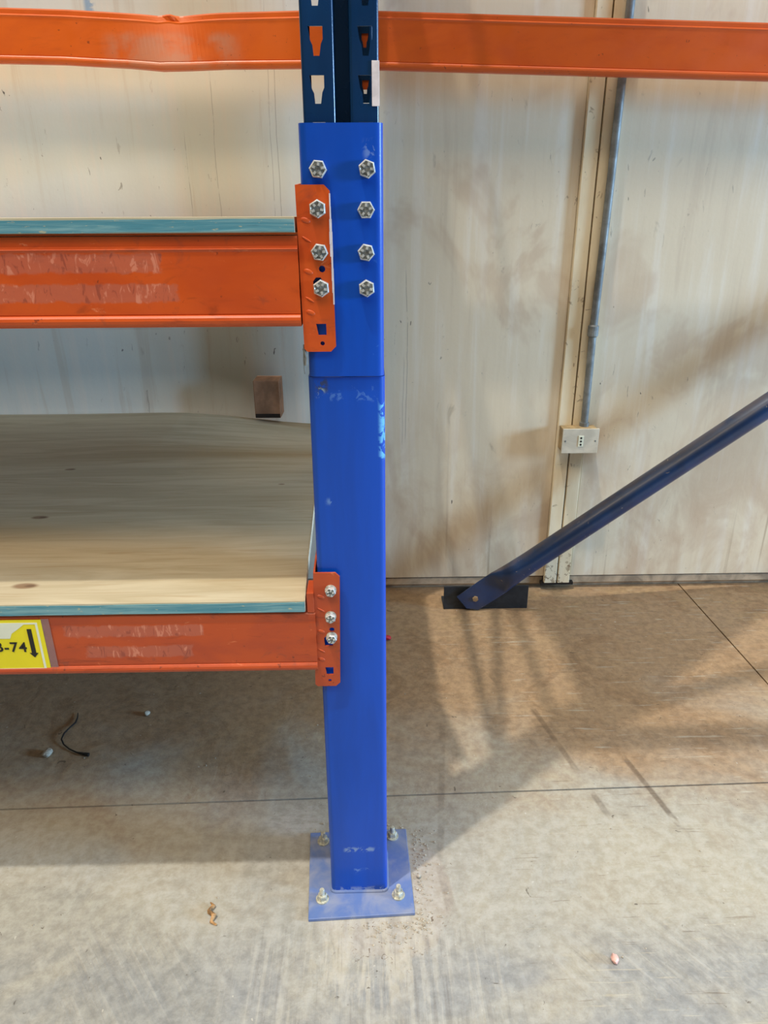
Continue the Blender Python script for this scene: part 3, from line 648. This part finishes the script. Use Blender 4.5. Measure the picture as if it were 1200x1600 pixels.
# bent back beam, top left
def interp(x, T):
    if x <= T[0][0]: return T[0][1]
    for (a, u), (b, v) in zip(T, T[1:]):
        if x <= b: t = (x-a)/(b-a); return u+(v-u)*t
    return T[-1][1]
TOPT = [(-2.7, 1.672), (-0.865, 1.665), (-0.715, 1.661), (-0.566, 1.6535), (-0.50, 1.6505), (-0.475, 1.6540), (-0.455, 1.6505), (-0.339, 1.6545), (-0.156, 1.6585), (-0.07, 1.660)]
BOTT = [(-2.7, 1.560), (-0.885, 1.552), (-0.735, 1.549), (-0.58, 1.541), (-0.50, 1.5345), (-0.43, 1.536), (-0.349, 1.539), (-0.16, 1.540), (-0.07, 1.540)]
def bent(x, t):
    zb, zt = interp(x, BOTT), interp(x, TOPT)
    dy = 0.018*math.exp(-((x+0.46)/0.06)**2)*max(0, t-0.45)*2 - 0.010*math.exp(-((x+0.50)/0.10)**2)*(1-t)
    dy += 0.010*math.exp(-((x+0.47)/0.012)**2)*(t > 0.9)*-1
    return dy, (zb-1.54)*(1-t)+(zt-1.655)*t
bb = empty('rear_beam', (-0.10, 2.05, 1.54))
beam_mesh('beam_body', M['beam_bent'], bb, 1.54, 1.655, 2.050, 0.022, [-2.66+0.1*i for i in range(18)]+[-0.9+0.01*i for i in range(82)]+[-0.0815], bent)
def rear_conn(parent, x0, x1, mat):
    me = holes_mesh([(x0, 1.49), (x1, 1.49), (x1, 1.70), (x0, 1.70)], [circ((x0+x1)/2, 1.51, 0.004, 10), circ((x0+x1)/2, 1.68, 0.004, 10)], 0.003)
    me.transform(Matrix.Translation((0, 2.1015, 0))); link('end_connector', me, mat, parent)
    bx('side_leg', mat, (x0 if x0 > -0.03 else x0-0.0025, (x0+0.0025) if x0 > -0.03 else x0, 2.045, 2.1030, 1.50, 1.69), parent)
bx('end_connector', M['beam_bent'], (-0.0845, -0.0815, 2.045, 2.104, 1.50, 1.69), bb); bx('hook_plate', M['beam_bent'], (-0.0845, -0.045, 2.1005, 2.104, 1.50, 1.69), bb)
keep(bb); tag(bb, 'orange rear beam with a bent, creased middle at top left by the wall', 'beam')
br_ = empty('rear_beam', (0.10, 2.05, 1.54))
beam_mesh('beam_body', M['beam_back'], br_, 1.54, 1.664, 2.050, 0.022, [0.0165+0.1*i for i in range(27)]+[2.66], lambda x, t: (0, -0.0025-0.0265*x-0.003*t))
bx('end_connector', M['beam_back'], (0.0165, 0.0195, 2.045, 2.104, 1.50, 1.69), br_); bx('hook_plate', M['beam_back'], (-0.020, 0.0195, 2.1005, 2.104, 1.50, 1.69), br_)
keep(br_); tag(br_, 'straight orange rear beam crossing the wall at top right', 'beam')

# rear beams under the two left shelves and the high shelf above the view (it casts the shadows on the floor)
def plain_beam(zt, xs, yf, label, zh=0.105, grp=None):
    b = empty('shelf_beam', (xs[0], yf, zt-zh)); beam_mesh('beam_body', M['beam_back'], b, zt-zh, zt, yf, 0.045 if yf < 1.5 else 0.022, xs)
    keep(b); return tag(b, label, 'beam', grp)
plain_beam(1.1830, [-2.66, -0.0820], 2.050, 'orange beam hidden behind the mid-height shelf, carrying its rear edge')
plain_beam(0.5900, [-2.66, -0.0820], 2.050, 'orange beam hidden under the rear edge of the lower board')
plain_beam(2.19, [0.0165, 2.66], 1.004, 'orange front beam of the high right shelf, above the view')
plain_beam(2.19, [0.0165, 2.66], 2.050, 'orange rear beam of the high right shelf, above the view')

# ------------------------------------------------------------------ boards
def board(x0, fxr, y0, y1, zt, th, name_label, dz=lambda x, y: 0, nx=30, ny=30, edges=True, back=lambda x: 0):
    bm = bmesh.new(); g = {}
    for i in range(nx+1):
        for j in range(ny+1):
            v = j/ny; 
            u = (i/nx)**0.7
            yy0 = y0+(y1-y0)*v; xr = fxr(yy0); x = x0+(xr-x0)*u; y = yy0+back(x)*v
            z = zt+dz(x, y)
            g[i, j, 1] = bm.verts.new((x, y, z)); g[i, j, 0] = bm.verts.new((x, y, z-th))
    for i in range(nx):
        for j in range(ny):
            for k in (0, 1): bm.faces.new((g[i, j, k], g[i+1, j, k], g[i+1, j+1, k], g[i, j+1, k]))
    for i in range(nx):
        for j in (0, ny): bm.faces.new((g[i, j, 0], g[i+1, j, 0], g[i+1, j, 1], g[i, j, 1]))
    for j in range(ny):
        for i in (0, nx): bm.faces.new((g[i, j, 0], g[i, j+1, 0], g[i, j+1, 1], g[i, j, 1]))
    b = finish('shelf_board', bm, M['ply'])
    if edges:
        xr = fxr(y0); bmx = bmesh.new(); N = 60; prev = None
        for i in range(N+1):
            x = x0+(xr-x0)*i/N; j1, j2 = random.uniform(-0.0006, 0.0006), random.uniform(-0.0008, 0.0006)
            zz = zt+dz(x, y0)
            cur = [bmx.verts.new(c) for c in ((x, y0-0.0012, zz-th+0.0010+j1), (x, y0-0.0012, zz-0.0024+j2), (x, y0+0.0003, zz-0.0024+j2), (x, y0+0.0003, zz-th+0.0010+j1))]
            if prev:
                for k in range(4): bmx.faces.new((prev[k], prev[(k+1) % 4], cur[(k+1) % 4], cur[k]))
            else: bmx.faces.new(cur)
            prev = cur
        bmx.faces.new(prev[::-1])
        e = finish('painted_edge', bmx, M['teal'], b); e['label'] = 'teal painted front edge'
    return b
b1 = board(-2.6, lambda y: -0.0945, 0.9835, 2.080, 1.2130, 0.0185, '', lambda x, y: -0.0088*(y-0.9835)/1.1)
tag(b1, 'plywood shelf board with teal front edge on the mid-height orange beam', 'shelf board')
ss = lambda t: max(0, min(1, t))**2*(3-2*max(0, min(1, t)))
def droop(x, y): return -0.042*ss((x+0.62)/0.5)*ss((y-1.55)/0.6) - 0.002*math.sin(x*5)*ss((y-1.2)/0.5)
b2 = board(-2.6, lambda y: interp(y, [(0.98, -0.1075), (1.11, -0.1130), (1.377, -0.1205), (1.93, -0.140), (2.13, -0.150)]), 0.9835, 2.128, 0.6600, 0.0195, '', droop)
tag(b2, 'pale plywood shelf board with teal front edge, knots and sagging rear on the lowest beam', 'shelf board')
bm = bmesh.new(); prev = None
for y in (0.984, 1.05, 1.11, 1.25, 1.377, 1.5):
    x = interp(y, [(0.98, -0.1075), (1.11, -0.1130), (1.377, -0.1205), (1.93, -0.140)]); z = 0.660+droop(x, y)
    cur = [bm.verts.new(c) for c in ((x+0.0002, y, z-0.019), (x+0.0012, y, z-0.019), (x+0.0012, y, z+0.0002), (x+0.0002, y, z+0.0002))]
    if prev:
        for k in range(4): bm.faces.new((prev[k], prev[(k+1) % 4], cur[(k+1) % 4], cur[k]))
    else: bm.faces.new(cur)
    prev = cur
bm.faces.new(prev[::-1]); e = finish('raw_end', bm, M['edge'], b2); e['label'] = 'pale raw plywood end'
def flat_board(pts, z, label, th=0.018, name='shelf_board', cat='shelf board', mat='ply'):
    bm = bmesh.new(); prism(bm, pts, 'Z', z, z+th); return tag(finish(name, bm, M[mat], bevel=0.001), label, cat)
flat_board([(0.02, 0.99), (2.6, 0.99), (2.6, 1.07), (0.02, 1.07)], 2.191, 'narrow front plank on the high right shelf, above the view')
flat_board([(0.06, 1.072), (0.11, 1.072), (0.70, 1.54), (0.96, 1.74), (0.06, 1.74)], 2.191, 'slanting plywood offcut on the high right shelf, unseen, shaped for its floor shadow')  # unseen board, outline drawn to shape the sun patches on the floor
flat_board([(0.10, 1.055), (0.26, 1.135), (0.65, 1.275), (2.3, 1.82), (2.3, 1.88), (0.65, 1.335), (0.24, 1.195), (0.07, 1.10)], 2.21, 'thin timber batten slantwise on the high right shelf, unseen, there for its shadow band', 0.02, 'unseen_batten', 'batten', 'wood')  # out of view, added to cast the slanting shadow band between the patches

# ------------------------------------------------------------------ timber block on the board's rear edge
bm = bmesh.new(); box(bm, -0.040, 0.036, 0, 0.070, 0, 0.112, bev=0.002)
blk = finish('timber_block', bm, M['wood'], loc=(-0.305, 2.098, 0.6480)); blk.rotation_euler.z = -0.03
bmx = bmesh.new(); box(bmx, -0.0385, 0.0345, -0.0008, 0.0004, 0.001, 0.013); rr = finish('dark_lower_edge', bmx, M['dark'], blk); rr['label'] = 'dark lower edge'  # thin dark strip along the bottom of the block's front face
tag(blk, 'short brown timber block standing at the rear of the lower shelf board', 'block')

# ------------------------------------------------------------------ diagonal tube brace and its floor bracket
brk = empty('floor_bracket', (0.37, 2.07, 0.0))
bx('upright_leg', M['bracket'], (0.231, 0.508, 2.071, 2.077, 0.0, 0.084), brk, bev=0.001)
bx('floor_leg', M['bracket'], (0.231, 0.508, 2.077, 2.150, 0.0, 0.006), brk, bev=0.001)
keep(brk); tag(brk, 'dark steel angle bracket on the floor by the wall, holding the diagonal tube', 'bracket')
dbr = empty('diagonal_brace', (0.325, 2.06, 0.045))
P0, P1 = Vector((0.2975, 2.060, 0.0205)), Vector((1.190, 2.045, 0.708))
D = (P1-P0).normalized(); LEN = 2.28; NRM = Vector((0, -1, 0)); NRM = (NRM-D*NRM.dot(D)).normalized(); W = D.cross(NRM).normalized()
bm = bmesh.new(); rings = []; NS = 28
prof = [(0.0, 0.003, 0.0425), (0.026, 0.003, 0.0425), (0.085, 0.003, 0.0445), (0.125, 0.0035, 0.0445), (0.138, 0.008, 0.0440), (0.150, 0.018, 0.0425), (0.168, 0.0265, 0.0400), (0.195, 0.0320, 0.0370), (0.26, 0.0340, 0.0345), (1.0, 0.034, 0.034), (1.6, 0.034, 0.034), (LEN, 0.034, 0.034)]
for s_, a, b in prof:
    c = P0+D*s_+NRM*0.0; ring = []
    for k in range(NS):
        t = 2*math.pi*k/NS; cx, cy = math.cos(t), math.sin(t)
        e = 1.0 if a > 0.02 else 0.35+0.65*(a/0.02)
        sx = math.copysign(abs(cx)**e, cx); sy = math.copysign(abs(cy)**max(e, 0.5), cy)
        wv_ = b*sx
        if s_ == 0.0: wv_ = min(wv_, 0.014)
        ring.append(bm.verts.new(c+W*wv_+NRM*a*sy))
    rings.append(ring)
bm.faces.new(rings[0]); bm.faces.new(rings[-1][::-1])
for A, B in zip(rings, rings[1:]):
    for k in range(NS): bm.faces.new((A[k], A[(k+1) % NS], B[(k+1) % NS], B[k]))
tb = finish('tube', bm, M['brace'], dbr, True)
md = tb.modifiers.new('ws', 'EDGE_SPLIT'); md.split_angle = math.radians(50)
keep(dbr)
bc = P0+D*0.044
me6 = bpy.data.meshes.new('brace_bolt'); bm = bmesh.new(); tube(bm, [(0, 0, 0), (0, -0.006, 0)], 0.0098, 6); bmesh.ops.recalc_face_normals(bm, faces=bm.faces); bm.to_mesh(me6); bm.free()
bo = link('hex_bolt', me6, m_plain('dusty_bolt', (176, 146, 108), 0.5, 0.3), dbr, loc=(bc.x-dbr.location.x, 2.0572-2.06, bc.z-dbr.location.z))
tag(dbr, 'dusty navy tube brace with flattened bolted end slanting up to the right', 'brace')

# ------------------------------------------------------------------ debris
def blob(name, mat, loc, sx, sy, sz, seed=0, sub=2, rot=0):
    bm = bmesh.new(); bmesh.ops.create_icosphere(bm, subdivisions=sub, radius=1); rnd = random.Random(seed)
    for v in bm.verts: v.co = Vector((v.co.x*sx, v.co.y*sy, v.co.z*sz))*(1+rnd.uniform(-0.15, 0.15))
    zmin = min(v.co.z for v in bm.verts)
    o = finish(name, bm, M[mat], None, sub > 1, loc=(loc[0], loc[1], -zmin+loc[2])); o.rotation_euler.z = rot; return o
peb = blob('pebble', 'pink', (0.416, 0.856, 0), 0.0062, 0.0095, 0.0065, 3)
tag(peb, 'small pink pebble on the bare concrete at lower right', 'pebble')
bm = bmesh.new(); rnd = random.Random(5)
tube(bm, [(-0.012, 0.030, 0.004), (-0.004, 0.020, 0.007), (-0.010, 0.008, 0.008), (0.001, -0.002, 0.009), (-0.002, -0.012, 0.006), (0.008, -0.018, 0.004)], [0.001, 0.0028, 0.0038, 0.0042, 0.0030, 0.0014], 7)
for v in bm.verts: v.co += Vector([rnd.uniform(-0.0012, 0.0012) for _ in range(3)])
zm = min(v.co.z for v in bm.verts)
tw = finish('bark_chip', bm, M['rust'], None, loc=(-0.306, 0.958, -zm)); tag(tw, 'crumpled orange-brown bark chip on the floor left of the base plate', 'debris')
bm = bmesh.new(); tp = [(0, 0, 0.003), (0.006, -0.02, 0.0035), (0.008, -0.04, 0.004), (0.002, -0.062, 0.006), (-0.003, -0.085, 0.007), (-0.002, -0.105, 0.006), (0.010, -0.122, 0.004), (0.030, -0.138, 0.003), (0.052, -0.150, 0.003), (0.070, -0.157, 0.004), (0.085, -0.160, 0.004)]; tube(bm, tp, [0.0012, 0.0018, 0.0022, 0.0020, 0.0022, 0.0018, 0.0018, 0.0016, 0.0018, 0.0038, 0.0045], 8)
zm = min(v.co.z for v in bm.verts)
wi = finish('bent_twig', bm, M['black'], None, True, loc=(-0.78, 1.56, -zm)); tag(wi, 'dark bent twig lying on the shaded floor under the shelves', 'twig')
c1 = blob('paper_crumb', 'grit', (-0.796, 1.405, 0), 0.012, 0.014, 0.008, 9, 2); tag(c1, 'white crumb beside the dark twig under the shelves', 'debris')
c2 = blob('paper_crumb', 'grit', (-0.597, 1.552, 0), 0.008, 0.008, 0.006, 10, 2); tag(c2, 'tiny white crumb farthest back on the shaded floor under the shelves', 'debris')
rs = blob('plastic_scrap', 'red', (0.041, 1.892, 0), 0.012, 0.010, 0.008, 12, 2); tag(rs, 'tiny red plastic scrap on the floor just right of the blue post', 'debris')
c3 = blob('paper_crumb', 'grit', (0.083, 1.036, 0), 0.0045, 0.0045, 0.004, 14, 2); tag(c3, 'tiny white stone crumb just right of the base plate', 'debris')
c4 = blob('paper_crumb', 'grit', (0.432, 0.862, 0), 0.0022, 0.0022, 0.002, 15, 1); tag(c4, 'minute shiny crumb touching the pink pebble', 'debris')
# crumbled grout round the base plate, too small to count
bm = bmesh.new(); rnd = random.Random(21)
def grain(cx, cy, r):
    vs = bmesh.ops.create_icosphere(bm, subdivisions=1, radius=r)['verts']
    for v in vs: v.co = Vector((v.co.x*rnd.uniform(0.8, 1.6), v.co.y*rnd.uniform(0.8, 1.6), v.co.z*0.7))+Vector((cx, cy, r*0.45))
for k in range(300):
    side = rnd.random()
    if side < 0.45: cx, cy = 0.07+abs(rnd.gauss(0, 0.022)), rnd.uniform(0.93, 1.16)
    elif side < 0.8: cx, cy = rnd.uniform(-0.02, 0.10), 0.945-abs(rnd.gauss(0, 0.025))
    elif side < 0.9: cx, cy = rnd.uniform(-0.14, 0.07), 1.16+abs(rnd.gauss(0, 0.012))
    else: cx, cy = rnd.uniform(-0.9, 0.8), rnd.uniform(0.7, 1.9)
    if -0.145 < cx < 0.074 and 0.94 < cy < 1.155: continue
    grain(cx, cy, rnd.uniform(0.0008, 0.0024)*(1 if side < 0.9 else 0.8))
gr = finish('grout_crumbs', bm, M['grit']); gr['kind'] = 'stuff'; tag(gr, 'pale grout crumbs and grit scattered round the blue base plate', 'grit')
